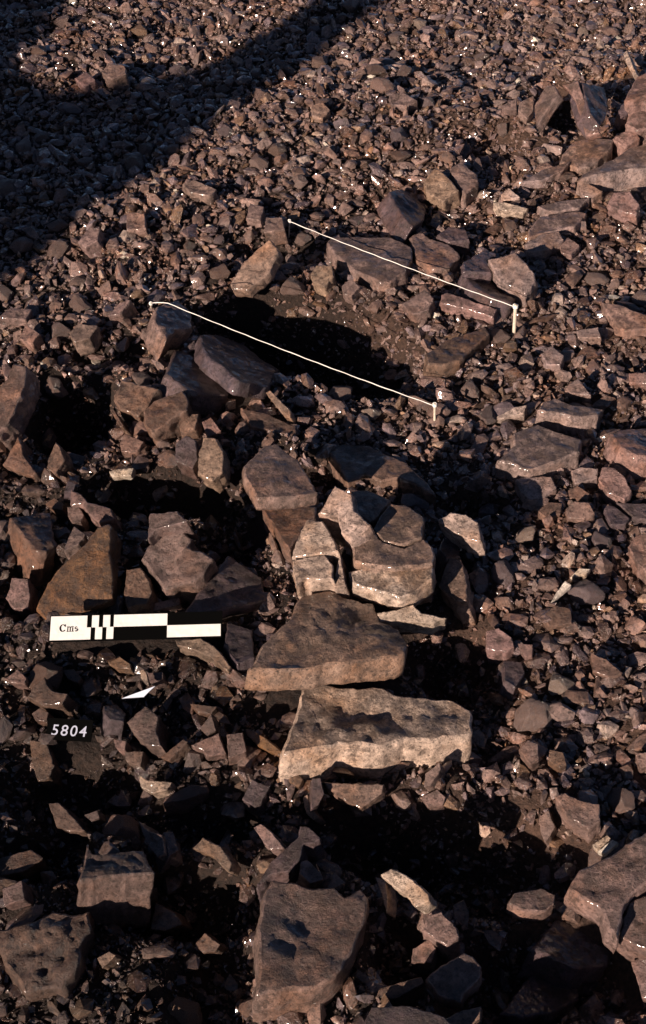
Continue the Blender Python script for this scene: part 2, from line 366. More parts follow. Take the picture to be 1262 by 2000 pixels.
# ------------------------------------------------------------------ the stones one can single out in the photograph
# name | label | height above the soil | tilt | tint | outline of its main face | (thickness)
STONES = '''
block|large pitted pale block with a thick sunlit front, lowest of the central stack|.085|.07,.08|p|609,1325 679,1342 728,1342 811,1362 885,1367 920,1387 923,1405 922,1432 848,1446 790,1440 749,1455 671,1453 605,1457 555,1468 566,1420 576,1387 592,1342|.085|1.4
slab|long dark-topped slab with a bright thin front edge, just behind the large pitted block|.115|.08,.10|y|590,1165 645,1158 728,1177 740,1212 780,1226 792,1251 792,1280 728,1292 671,1296 613,1307 555,1309 485,1305 527,1247 559,1214|.048|1.2
slab|cracked cream slab with a pointed front, resting on the back of the long slab|.125|-.08,-.08|p|679,1116 712,1107 770,1113 846,1108 844,1132 806,1160 780,1168 745,1156 687,1138|.04
slab|tan slab behind the bright horizontal crack of the central stack|.13|-.03,.0|y|687,1064 728,1038 749,1058 790,1069 827,1052 846,1067 852,1087 846,1103 770,1109 712,1102 691,1095|.10
slab|rounded tan slab at the far corner of the central stack, beyond an arc-shaped crack|.135|-.05,-.03|y|763,982 803,992 829,1011 825,1050 790,1066 749,1055 728,1034 741,1009|.12
stone|brown stone wedged behind the pale spur on the central stack|.13|.05,.0|y|687,959 720,957 763,976 737,1009 722,1020 695,1001|.12
stone|pale twisted spur of stone rising at the middle of the central stack|.155|-.30,-.28|p|654,947 687,964 691,997 724,1025 708,1042 685,1058 667,1042 658,1009 621,1003 634,984|.12
stone|smooth cream stone beside the deep dark cleft of the central stack|.14|-.24,-.12|p|599,1015 632,1016 648,1046 662,1077 634,1080 568,1088 582,1048|.10
stone|cream stone with a dark notch, in front of the smooth cream one|.13|-.15,-.12|p|570,1092 634,1083 650,1104 652,1132 597,1130 578,1143 574,1120|.09
stone|small pale corner piece on the edge of the dark cleft|.12|-.2,-.2|p|664,1081 669,1108 675,1143 652,1147 654,1124|.10
slab|shield-shaped dark slab with a pale front lip at the back of the central stack|.115|.03,.04|g|516,869 543,868 582,898 605,933 623,962 576,972 502,974 487,947 475,929 475,910 502,885|.028
slab|brown slab tucked under the front lip of the shield-shaped slab|.06|-.15,.05|b|508,990 576,984 618,990 617,1005 597,1021 580,1054 566,1075 547,1050 537,1030|.09
stone|egg-shaped pale stone standing apart beside the central stack, above a dark hollow|.115|-.25,-.30|p|856,1015 881,1001 910,1005 934,1021 941,1058 914,1054 877,1034|.06
slab|low brown ragged slab lying in the shade behind the central stack|.03|-.02,.02|b|634,871 671,865 724,869 753,887 790,902 831,935 852,968 811,946 782,932 745,940 712,926 679,944 662,906|.06
slab|upright tan slab at the shaded flank of the central stack, below the egg-shaped stone|.07|-.30,-.10|y|877,1087 901,1091 910,1128 912,1174 889,1174 856,1145|.08
stone|blue-grey shaded stone between the egg-shaped stone and the central stack|.075|.25,.20|d|866,1050 893,1056 899,1088 872,1090 858,1072|.08
stone|long thin pale ridge of stone lying across the end of the long slab|.12|-.02,-.35|p|737,1198 778,1190 807,1180 823,1196 873,1208 840,1218 819,1216 790,1213 741,1213|.05
flake|narrow orange-lit sliver of stone beside the large pitted block|.03|-.35,-.35|o|478,1424 488,1424 520,1442 552,1470 545,1476 505,1457 482,1436|.04
slab|large orange-brown triangular slab standing behind the scale bar|.06|-.10,-.34|o|213,1023 219,1028 215,1093 222,1139 219,1169 160,1196 87,1211 72,1188 93,1139 114,1108 160,1070 190,1028|.09
stone|rock with a sunlit slanting rim, beyond the orange-brown slab at the picture edge|.06|.30,.15|b|19,1011 38,1008 68,1003 101,1000 104,1040 114,1063 91,1078 72,1076 46,1050|.09
stone|small slanting grey stone leaning on the orange-brown triangular slab|.07|-.2,-.1|g|145,1028 167,1043 152,1063 124,1076 133,1051|.05
stone|small rounded stone above the slanting grey one|.05|-.15,-.2|g|131,990 152,988 164,1005 158,1020 141,1022 133,1008|.05
stone|ragged brown stone at the tip of the orange-brown triangular slab|.075|-.2,-.25|r|139,956 160,966 171,981 190,983 217,994 224,1013 194,1021 167,998 160,986 137,985|.07
stone|small dark upright stone at the head of the ragged brown one|.07|.2,-.3|d|126,959 133,938 148,946 143,962|.05
stone|low wedge of stone left of the ragged brown stone|.035|-.2,-.3|b|89,984 106,972 124,984 122,996 103,994|.04
block|squarish reddish block beside the wide end of the orange-brown slab|.06|-.1,-.4|r|22,1128 55,1130 58,1165 54,1188 27,1190 11,1168 20,1145|.07
block|pale angular stone with a pointed end, standing behind the large knobbly rock|.11|-.25,-.3|g|293,1003 346,998 365,1018 327,1029 304,1034 288,1055|.07
stone|large knobbly brown rock behind the middle of the scale bar|.085|-.15,-.22|g|304,1040 357,1036 376,1051 366,1068 390,1075 418,1089 399,1123 380,1139 323,1150 297,1120 276,1093 289,1070|.11|1.25
stone|angular brown rock between the knobbly rock and the scale bar|.05|-.2,-.25|b|247,1112 274,1108 293,1135 298,1154 285,1180 249,1186 241,1161|.07
slab|dark triangular slab with a sunlit slanting edge, by the white end of the scale bar|.045|.20,.05|d|446,1084 512,1127 522,1173 456,1186 366,1203 357,1199 387,1158|.022
flake|thin brown strip of stone along the far side of the scale bar|.02|-.1,-.4|r|283,1183 350,1166 353,1180 300,1192|.03
stone|curved sunlit ridge of stone running out from under the scale bar|.05|-.25,-.25|y|342,1250 391,1246 420,1262 451,1301 444,1310 412,1285 383,1271 346,1261|.05
slab|dark rough slab between the scale bar and the long slab|.04|.1,.1|d|445,1214 494,1230 498,1285 465,1299 437,1262|.06
stone|lens-shaped brown stone between the scale bar and the bluish sliver|.025|-.2,-.3|y|206,1283 231,1280 255,1297 255,1307 227,1305 212,1296|.035
flake|pale leaf-shaped flake pointing down at the bluish-white sliver|.055|-.25,-.45|p|274,1310 280,1307 286,1316 291,1339 285,1337 275,1324|.006
stone|small reddish stone right behind the pale leaf-shaped flake|.03|-.2,-.2|r|288,1314 318,1312 318,1324 300,1336 292,1332|.04
stone|hooked brown stone above the 5804 board|.05|-.2,-.3|b|62,1345 87,1322 91,1337 101,1349 132,1355 120,1376 82,1376 54,1361|.06
stone|small peaked stone beyond the hooked brown stone|.035|-.2,-.3|r|8,1326 35,1308 51,1324 47,1335 26,1334|.04
stone|small oval brown stone between the scale bar and the hooked stone|.025|-.15,-.3|b|119,1308 144,1307 159,1324 152,1334 132,1326|.035
stone|small round stone just behind the 5804 board|.03|-.2,-.3|b|62,1394 78,1382 95,1392 91,1408 70,1408|.04
stone|angular grey-brown rock beside the 5804 board, largest of the cluster there|.06|-.2,-.2|g|247,1411 284,1378 309,1398 305,1427 317,1460 284,1454 268,1437|.08
stone|dark stone with a crescent sunlit rim, next to the 5804 board|.04|.2,.25|d|202,1378 230,1376 246,1394 242,1410 215,1405 204,1394|.05
stone|small square stone in front of the angular grey-brown rock|.04|-.2,-.3|g|243,1468 280,1468 274,1497 247,1487|.05
stone|small stone at the foot of the angular grey-brown rock|.04|-.25,-.2|r|222,1444 247,1448 243,1464 225,1458|.04
stone|flat brown wedge halfway between the angular rock and the long slab|.03|-.1,-.3|b|371,1374 424,1380 412,1394 387,1391|.04
stone|small upright triangle of stone over the split reddish pair|.05|-.2,-.5|g|391,1423 412,1394 422,1427 404,1437|.04
stone|reddish stone, the larger of a split pair beside the large pitted block|.04|-.05,-.35|r|373,1456 428,1431 441,1472 404,1478 396,1465|.05
stone|darker half of the split reddish pair, nearer the narrow sliver|.045|.0,-.25|r|443,1435 474,1431 482,1468 446,1479|.05
flake|slanting dark strip of stone below the angular rock by the 5804 board|.03|-.3,-.2|b|313,1479 358,1444 367,1449 330,1485|.04
stone|tall brown lump on the shaded soil in front of the 5804 board|.05|-.2,-.35|b|58,1444 90,1450 107,1495 95,1520 74,1527 62,1490|.07
stone|bright boat-shaped stone with a dark hollow, below the cluster by the 5804 board|.05|-.15,-.45|p|272,1514 288,1524 336,1528 325,1543 297,1549 274,1536|.05
slab|long shaded slab behind the boat-shaped stone's dark side|.04|-.05,-.15|g|319,1569 323,1556 373,1533 405,1533 407,1546 357,1563|.05
stone|grey stone with a lighter lower corner, beside the tip of the large pitted block|.04|-.1,-.2|d|493,1522 527,1537 510,1567 497,1577 473,1560|.05
block|trapezoid block with a broad sunlit front face, in the shaded lower rubble|.125|.16,.20|g|171,1645 181,1668 281,1660 294,1690 302,1705 236,1709 175,1716 156,1718|.12
stone|upright stone with a narrow lit face, beyond the trapezoid block|.07|-.45,-.30|g|270,1604 289,1623 316,1630 321,1668 308,1676 285,1644|.06
stone|dark twin of the narrow upright stone, at its shaded side|.065|.4,.1|d|319,1626 338,1623 350,1660 330,1672|.05
stone|arched pale stone over a dark round cavity in the lower rubble|.07|-.25,-.40|y|376,1657 396,1636 430,1653 453,1684 447,1703 430,1688 411,1668|.05
stone|large porous spongy boulder at the lower picture corner|.05|.0,-.05|b|-12,1815 46,1806 103,1780 152,1784 175,1780 179,1813 160,1843 158,1885 120,1930 49,1940 10,1880|.12|2.6
block|reddish block at the picture edge above the porous boulder|.05|-.1,-.35|r|4,1737 42,1720 48,1756 8,1769|.06
slab|dark reddish slab at the picture edge beyond the reddish block|.045|.0,-.1|b|-15,1680 60,1658 86,1676 46,1703 -15,1716|.06
stone|brown slanting stone at the head of the shaded lower rubble|.05|-.25,-.3|b|95,1569 114,1567 141,1594 166,1623 133,1625 110,1613|.06
stone|small pale lump beside the brown slanting stone|.04|-.2,-.4|g|164,1592 190,1583 194,1597 179,1605|.04
stone|angular tan stone in the rubble in front of the trapezoid block|.05|-.2,-.4|y|293,1815 304,1763 342,1782 356,1805 323,1819|.06
flake|thin ridge of stone just in front of the trapezoid block|.03|-.2,-.5|b|255,1735 268,1733 297,1757 285,1766|.03
stone|ring-shaped broken stone in the near rubble, beside the nearest large rough slab|.04|-.2,-.4|g|380,1845 400,1822 430,1845 420,1858 396,1861|.05
stone|small pointed stone between the porous boulder and the ring-shaped one|.035|-.2,-.4|y|190,1872 213,1858 226,1866 200,1891|.04
slab|large rough slab with a sunlit slanting edge, nearest of the central line|.085|.08,.06|g|533,1713 570,1720 613,1730 653,1733 673,1752 703,1738 716,1756 715,1796 693,1836 673,1889 645,1912 622,1928 550,1938 502,1942 503,1899 502,1816 512,1750 520,1735|.07|1.0
slab|dark curved slab trailing away behind the nearest large rough slab|.05|-.1,-.05|d|500,1733 527,1686 583,1633 586,1613 606,1615 625,1636 613,1648 593,1648 586,1678 563,1702 530,1708|.06
stone|pale trapezoid stone lying right below the large pitted block|.06|-.1,-.50|g|631,1527 673,1530 751,1532 746,1550 706,1579 680,1569 640,1542|.05
stone|upright grey stone beside the pale trapezoid one|.06|.1,-.4|d|610,1520 626,1520 633,1550 622,1572 608,1580|.04
flake|crescent of sunlit stone under the upright grey stone|.04|-.35,-.4|y|591,1558 600,1552 606,1578 623,1596 613,1602 598,1588|.04
stone|pitted slanting stone above the dark curved slab|.05|-.3,-.3|g|495,1616 510,1608 533,1628 555,1656 527,1660 510,1638|.05
stone|small shell-like stone behind the top of the nearest large rough slab|.05|.1,-.2|g|588,1683 600,1680 626,1703 632,1718 606,1726 586,1705|.04
stone|bright curved slab like a boomerang above the dark lower hollow|.13|-.35,-.30|p|743,1708 763,1696 796,1710 836,1746 837,1760 813,1772 793,1748 773,1735|.05
flake|thin upright tan flake under the bright curved slab|.07|-.45,-.30|y|733,1713 753,1720 757,1753 755,1785 746,1748|.04
stone|low lumpy stone beside the pale trapezoid stone|.035|-.1,-.4|g|726,1570 773,1575 803,1577 780,1590 740,1582|.04
stone|small upright stone below the far corner of the large pitted block|.05|-.3,-.4|g|831,1511 859,1490 861,1503 840,1534 828,1537|.05
stone|wet grey lump between the large pitted block and the dark hollow|.045|-.2,-.3|g|823,1557 854,1541 871,1557 864,1573 838,1579|.05
stone|rough rounded rock at the edge of the dark lower hollow|.085|-.1,-.15|g|837,1787 862,1781 892,1811 897,1831 873,1848 848,1833 825,1815|.08
stone|small grey stone touching the rough rounded rock|.07|-.1,-.2|g|807,1853 840,1831 853,1853 842,1882 804,1877|.06
slab|pale shield-shaped slab lying flat in the near rubble|.10|-.10,-.15|g|906,1862 924,1868 939,1889 939,1908 903,1944 899,1959 855,1944 833,1911 862,1886|.035
slab|flat half-shaded slab at the far side of the near rubble hollow|.08|.05,.0|g|994,1763 1005,1743 1056,1734 1086,1747 1082,1767 1064,1780 1020,1776|.03
slab|big grey slab at the picture edge beyond the shaded bluish slabs|.12|-.05,-.05|g|1109,1734 1133,1699 1184,1677 1221,1648 1280,1618 1310,1700 1262,1726 1240,1748 1221,1765 1217,1787 1206,1838 1188,1809 1177,1780 1148,1760|.05
slab|rounded grey slab leaning on the big grey slab at the picture edge|.10|-.15,-.20|g|1225,1765 1262,1748 1310,1740 1310,1866 1262,1855 1232,1844 1210,1827|.08
slab|shaded bluish slab with a narrow sunlit ridge|.04|.25,.22|d|1086,1794 1118,1802 1159,1831 1196,1853 1190,1884 1130,1892 1078,1870 1038,1853 1056,1831|.07
slab|shaded bluish slab nearest the bottom of the picture|.03|.22,.2|d|1031,1911 1056,1886 1111,1882 1128,1926 1132,1950 1078,1979 1020,1985 976,1979|.07
flake|upright lit sliver at the picture edge below the rounded grey slab|.06|-.4,-.2|g|1232,1879 1280,1855 1280,1955 1254,1948|.05
flake|white chip, the far half of a pair split by a thin crack|.055|-.2,-.3|w|1157,1650 1186,1631 1193,1638 1166,1659|.02
flake|white chip, the near half of a pair split by a thin crack|.055|-.2,-.3|w|1168,1662 1196,1640 1208,1646 1180,1668|.02
stone|sunlit angular rock above the white split chips|.05|-.15,-.15|g|1084,1556 1104,1548 1128,1561 1171,1571 1172,1605 1150,1618 1104,1591|.06
stone|upright narrow stone beside the sunlit angular rock|.05|-.3,-.35|g|1053,1597 1071,1582 1084,1615 1065,1646 1056,1626|.05
slab|shaded slab edge at the bottom between the rough slab and shield-shaped slab|.07|-.05,-.1|b|733,1949 743,1929 823,1907 828,1919 773,1951|.05
slab|dark slab cut off by the bottom of the picture|.09|.05,.0|d|704,2010 726,1966 800,1963 870,1985 895,2015|.08
stone|knobbly stone at the bottom below the shield-shaped slab|.05|-.15,-.3|y|862,1997 890,1978 939,1966 937,1990 912,2014|.06
slab|flat slab with a bright thick edge, beyond the large flat slab of the gravel side|.055|.06,.12|s|1062,785 1083,777 1119,790 1179,800 1168,812 1140,815 1116,812 1092,807 1050,800|.06
slab|large flat grey slab with a broken bright front edge on the gravel side|.06|.0,.03|s|1001,843 1050,828 1092,843 1136,858 1133,884 1098,896 1068,908 1037,918 1001,906 971,899 1001,870|.07
slab|slab with a bright slanting edge at the picture edge, beside the large flat grey slab|.06|.15,.12|r|1192,846 1213,838 1290,834 1300,895 1243,891 1213,874|.07
stone|grey stone half tucked under the large flat grey slab|.03|-.1,-.15|s|1006,937 1025,930 1077,930 1088,952 1059,972 1037,978 1016,960|.05
stone|brown stone in front of the half-tucked grey stone|.025|-.1,-.15|b|1043,994 1062,979 1098,982 1094,1005 1068,1011|.05
stone|cracked pinkish stone between the large flat slab and the picture edge|.045|-.15,-.15|r|1177,910 1198,914 1219,928 1233,958 1219,975 1183,960 1169,937|.06
stone|small banded stone against the corner of the large flat grey slab|.035|-.1,-.25|s|1116,919 1134,912 1168,915 1167,934 1122,945|.05
stone|small rounded stone in front of the small banded one|.03|-.15,-.2|b|1110,957 1128,948 1152,964 1145,976 1113,972|.04
stone|rounded sunlit cobble between the small rounded stone and the bluish chip|.04|-.2,-.25|r|1104,994 1122,979 1152,982 1162,1003 1140,1014 1110,1011|.06
stone|smooth purple-grey stone, split from its neighbour by a straight dark joint|.03|.0,-.05|d|1177,985 1201,988 1230,1012 1222,1024 1192,1024|.05
stone|flat purple-grey stone at the picture edge beyond the straight dark joint|.03|.0,-.05|d|1204,981 1290,985 1295,1020 1236,1010|.05
block|smooth pinkish block at the picture edge, level with the bluish chip|.07|-.25,-.15|r|1225,1067 1243,1043 1300,1040 1300,1122 1262,1117 1246,1102|.08
flake|long white sliver lying aslant in the gravel|.03|-.25,-.3|w|1074,1180 1086,1158 1104,1134 1116,1143 1092,1163|.012
flake|short white flake at the head of the long white sliver|.035|-.2,-.3|w|1114,1127 1131,1110 1153,1111 1143,1124|.015
flake|bluish chip lying flat in front of the rounded sunlit cobble|.02|.05,.1|d|1121,1025 1145,1014 1155,1022 1135,1034|.012
stone|triangular brown stone below the long white sliver|.03|-.1,-.2|b|1056,1203 1086,1182 1115,1188 1118,1218 1074,1222|.05
stone|sunlit cobble at the tip of the central stack's dark shadow|.05|-.2,-.25|r|950,1234 974,1225 1000,1244 1004,1264 987,1275 950,1268|.06
stone|small square pinkish stone next to the sunlit cobble|.035|-.2,-.3|r|1012,1257 1041,1259 1039,1281 1025,1282|.04
stone|spiky brown stone in the gravel on the open side of the square pinkish one|.03|-.15,-.25|b|1154,1274 1184,1287 1217,1314 1194,1322 1158,1312|.05
stone|grey cobble in the gravel beside the large pitted block's shadow|.04|-.2,-.25|g|1014,1464 1031,1444 1051,1454 1052,1481 1037,1494|.05
stone|brown cobble, twin of the grey cobble and farther from the block|.04|-.15,-.25|b|1074,1464 1101,1469 1106,1494 1094,1500 1071,1483|.05
stone|dark shaded stone deep in the central stack's shadow|.03|.1,.1|d|984,1290 1020,1292 1026,1314 1007,1342 985,1329|.06
stone|pinkish stone at the picture edge level with the large pitted block's front|.04|-.2,-.3|r|1241,1471 1266,1469 1280,1492 1250,1500|.05
stone|tilted stone with a bright slanting edge and dark face, beyond the upper string|.055|.55,.15|d|760,374 771,369 807,371 834,398 831,429 807,444 793,430 772,398|.06
stone|blunt tan stone beside the bright-flecked stone beyond the upper string|.06|-.2,-.3|y|827,353 851,324 878,349 896,371 865,393 834,376|.08
stone|angular stone with a bright white flank, beyond the upper string|.06|.0,-.15|g|878,329 900,316 932,340 934,358 909,380 891,355|.09
slab|large flat purple-grey slab under the middle of the upper string|.045|-.05,.0|g|637,474 648,463 686,461 762,463 804,480 804,503 793,529 762,554 740,552 694,528 656,499|.07
stone|rounded grey slab next to the large flat one under the upper string|.045|.0,.0|g|800,463 823,448 842,465 876,476 900,499 876,522 846,522 816,507|.06
stone|grey stone behind the rounded grey slab|.05|-.05,-.05|d|854,459 876,442 910,449 917,468 878,472|.06
stone|pale angular stone with a flat lit face, behind the white-lit peg|.085|-.20,-.30|s|952,507 1007,494 1045,532 1047,549 1025,574 972,545|.07
stone|shaded stone leaning against the pale angular one|.07|.1,.1|d|905,511 949,487 969,496 950,509 960,532 905,529|.07
slab|slab with a long white-lit edge running down to the white-lit peg|0.0375|.30,.30|d|902,532 955,530 975,546 1022,574 996,592 963,582 923,560|.05
block|pale oblong block just before the long white-lit edge|.045|-.15,-.30|r|863,576 874,571 914,584 971,603 963,620 914,605 859,592|.05
stone|pale triangular stone below the middle of the upper string|.05|-.2,-.25|g|785,594 829,565 847,581 838,605 807,614|.05
block|brown wedge-shaped block lying in the hollow between the two strings|.04|.05,.0|b|831,690 874,663 946,638 957,652 897,704 875,711 835,711|.05
flake|bright low stone on the gravel beyond the pair of flat slabs|.035|-.1,-.35|p|963,396 985,394 1032,407 1021,416 972,409|.04
slab|thin leaf-like slab with a bright front edge, behind the kite-shaped slab|0.0375|-.05,-.1|s|1050,402 1101,391 1152,386 1132,405 1092,413 1065,411|.035
slab|flat kite-shaped purple-grey slab on the gravel bank|0.04125|-.05,.0|s|1032,449 1056,422 1127,411 1147,416 1123,442 1079,451 1052,458 1032,464|.05
stone|flat rounded stone just in front of the kite-shaped slab|.04|-.1,-.1|s|1025,476 1056,458 1092,452 1101,467 1065,489 1030,491|.05
stone|small angular stone beside the flat rounded one by the kite-shaped slab|.04|-.15,-.2|r|1092,474 1110,463 1132,478 1114,498 1096,493|.05
stone|small pale stone above the bright low stone|.035|-.15,-.35|p|978,380 994,367 1016,385 985,391|.04
stone|lumpy pinkish rock at the picture edge below the great slab|.06|-.25,-.35|r|1185,400 1199,376 1230,373 1248,398 1243,420 1212,413|.07
slab|great purple-grey slab with a bright lower edge at the picture edge|0.075|-.05,.05|s|1138,338 1187,315 1233,287 1310,268 1310,322 1215,333 1170,341 1127,351|.10
slab|rough slab lying behind the great purple-grey slab|0.045|-.1,-.1|s|1101,298 1121,275 1158,269 1200,271 1187,297 1152,326 1129,329 1095,314|.07
slab|long low shaded slab in front of the rough slab|0.0375|.0,-.1|s|1018,355 1061,330 1114,315 1100,332 1061,352|.05
slab|upright slab with a bright edge at one side of the dark cleft on the bank|.14|-.75,-.35|g|1043,206 1066,168 1082,166 1092,184 1072,210 1048,250|.028
slab|tall upright slab with a lit ridge at the other side of the dark cleft|.15|-.55,-.75|r|1098,166 1129,157 1147,213 1172,261 1144,266 1124,198 1112,177|.03
slab|dark cracked slab leaning behind the tall upright one|.14|.7,-.2|d|1136,161 1181,170 1189,204 1186,229 1172,249 1152,220|.05
block|pale squarish stone at the foot of the upright slab on the bank|.06|-.15,-.45|g|1015,200 1043,186 1041,217 1029,231 1012,217|.06
stone|low pale stone next to the squarish one on the bank|.05|-.15,-.45|g|980,206 1009,192 1009,214 993,214|.05
slab|slanting slab at the upper picture edge above the split block|.12|-.25,-.15|r|1218,196 1244,148 1290,134 1290,178 1227,198|.08
flake|grey slab below the slanting one at the upper picture edge|.09|-.1,-.3|d|1204,223 1218,200 1252,190 1244,206 1213,231|.05
block|broad brown block at the upper picture edge above the great slab|.08|-.15,-.25|r|1227,227 1262,206 1310,198 1310,248 1246,253 1221,242|.08
stone|angular stone between the broad brown block and the great slab|.06|-.15,-.3|r|1204,260 1244,254 1249,270 1221,289 1196,272|.06
flake|narrow bright sliver standing on edge near the top corner|.08|-.8,-.2|p|1217,106 1224,98 1242,142 1236,148 1222,122|.03
stone|curved stone right under the tip of the great slab|.05|-.2,-.3|s|1129,360 1150,358 1177,373 1158,386 1138,383|.06
stone|broad pinkish stone at the picture edge level with the white-lit peg|.055|-.15,-.2|r|1174,589 1210,594 1262,615 1300,640 1222,646 1195,624|.07
stone|oblong grey cobble below the broad pinkish stone|.035|-.15,-.2|s|1126,645 1169,638 1174,660 1129,658|.05
stone|round grey cobble beneath the white-lit peg, in the gravel|.035|-.15,-.2|s|1057,691 1078,676 1101,694 1095,713 1068,711|.05
stone|pointed brown cobble above the slab with the bright thick edge|.035|-.2,-.2|s|1103,757 1129,738 1154,772 1113,767|.05
flake|short pale stone lying beside the slab with the bright thick edge|.04|-.15,-.35|p|971,813 1007,795 1029,791 1024,807 976,818|.04
stone|small sunlit pinkish block at the picture edge above the bright-edged slab|.04|-.2,-.3|r|1228,729 1290,725 1290,752 1230,747|.05
stone|dark-topped stone with a lit flank, under the knot of the lower string|.08|.45,.10|g|304,598 346,586 375,609 377,637 343,646 325,666 300,632|.06
slab|tilted dark slab with a bright lower edge under the lower string|.045|.5,.5|d|388,652 432,655 482,680 545,722 525,750 468,742 430,713 403,692|.035
slab|dark slab leaning below the tilted one under the lower string|.05|.40,.30|d|343,684 379,680 419,717 450,742 447,771 368,764 325,728|.06
stone|wet brown rock on the rim of the black pit|.06|-.2,-.25|b|222,773 237,740 310,759 288,793 270,812 233,799|.08
block|brown block with a glinting corner, beside the wet brown rock|.075|-.15,-.25|b|279,802 299,782 357,762 368,779 366,800 330,822 299,846 284,832|.08
flake|narrow upright sliver on the lip of the black pit|.05|-.4,-.2|b|215,800 222,800 241,831 235,835|.04
stone|small brown stone below the brown block at the black pit|.03|-.15,-.3|b|233,864 248,848 281,862 266,883 237,883|.05
stone|purple-grey stone standing next to the tan upright stone|.07|-.15,-.4|d|343,864 364,850 383,859 386,895 375,915 343,901|.06
stone|tan upright stone between the brown block and the shield-shaped slab|.08|-.2,-.45|y|397,854 419,855 437,881 436,921 415,941 386,923 390,881|.06
flake|bright cream chip lying in the black shade below the pit|.03|-.15,-.5|w|213,920 225,917 261,914 256,930 236,930 219,933|.02
slab|tall pale slab at the picture edge forming the wall of the black pit|.10|-.35,-.30|g|26,709 51,713 47,750 33,786 18,822 -8,852 -20,779 15,735|.06
stone|glinting brown stone at the near rim of the black pit by the picture edge|.04|-.3,-.3|b|36,852 46,888 71,924 62,930 5,908 22,877|.07
stone|small peaked stone on the near rim of the black pit|.05|-.3,-.4|b|109,862 117,873 126,899 106,926 91,912 95,895|.05
stone|purple-grey cobble above the black pit|.04|-.15,-.2|g|135,649 153,631 190,636 175,660 146,668|.05
stone|square reddish cobble between the cobble above the pit and the picture edge|.04|-.15,-.2|r|36,660 51,633 78,651 62,671|.05
stone|dark flat cobble at the picture edge above the square reddish cobble|.035|.0,-.1|g|-6,620 22,600 62,604 51,624|.05
stone|slanting stone near the knot of the lower string|.05|-.3,-.2|g|211,617 233,591 255,585 235,613|.05
stone|curved brown stone in the cluster below the brown block|.05|-.2,-.3|b|350,832 368,808 388,808 381,837 354,850|.05
stone|small reddish stone above the tan upright stone|.05|-.15,-.35|r|394,824 412,815 432,841 405,854|.05
stone|ragged pale stone on edge at the brink between the two strings|.07|-.35,-.50|y|450,554 477,510 527,465 544,491 525,533 485,569 454,569|.032
stone|rounded tan cobble below the far end of the upper string|.06|-.2,-.35|y|606,535 618,518 648,518 652,541 633,560 610,550|.06
stone|finger-shaped tan stone in the shade below the lower string|.05|-.4,-.40|y|519,767 527,762 568,803 567,816 557,815|.03
stone|small lit stone on the floor of the dark hollow between the strings|.04|-.2,-.3|b|684,676 713,659 728,666 720,680 690,683|.04
stone|small round stone beside the wedge-shaped block in the hollow|.03|-.2,-.3|b|749,733 759,720 774,721 776,739 755,742|.04
slab|low dark slab below the finger-shaped tan stone|.03|.0,-.05|b|469,796 515,806 580,832 577,852 490,832|.05
stone|small grey cobble at the edge of the large flat slab under the upper string|.04|-.2,-.3|g|667,558 686,543 703,560 686,579 671,573|.05
stone|large brown cobble half in the long shadow at the top|.06|-.1,-.2|g|199,141 211,123 245,127 246,145 219,155|.06
stone|round cobble beside the half-shaded brown cobble at the top|.05|-.15,-.25|r|146,153 168,139 186,155 164,171|.05
stone|long purple-grey cobble on the bank near the long shadow's lower edge|.045|-.1,-.15|g|356,359 378,349 423,369 409,382 370,375|.05
stone|tilted pale cobble at the edge of the long shadow|.06|-.25,-.35|g|152,473 172,446 195,446 190,471 167,484|.06
stone|squarish cobble on the bank next to the tilted pale cobble|.045|-.1,-.2|g|247,414 283,416 285,446 247,450|.05
stone|grey cobble just above the far peg of the upper string|.045|-.15,-.2|g|488,396 516,404 508,430 481,426|.05
stone|large grey cobble right beside the far peg of the upper string|.05|-.15,-.2|g|520,424 552,424 556,448 516,454|.05
stone|sunlit grey cobble on the bank beyond the tilted dark-faced stone|.05|-.1,-.25|g|760,186 785,178 815,196 800,208 765,204|.05
stone|tan round cobble on the bank well above the upper string|.045|-.1,-.25|y|608,206 630,198 645,214 630,232 610,226|.05
'''
for _row in STONES.strip().split('\n'):
    _f = _row.split('|')
    stone(_f[0], _f[1], float(_f[2]), tuple(map(float, _f[3].split(','))), _f[4], _f[5], t=float(_f[6]) if len(_f) > 6 else None, rough=float(_f[7]) if len(_f) > 7 else (1.0 if _f[0] == 'slab' else 1.22), stained_shaded=_f[0] in ('slab', 'block'))
N_TRACED = len(FOOT)

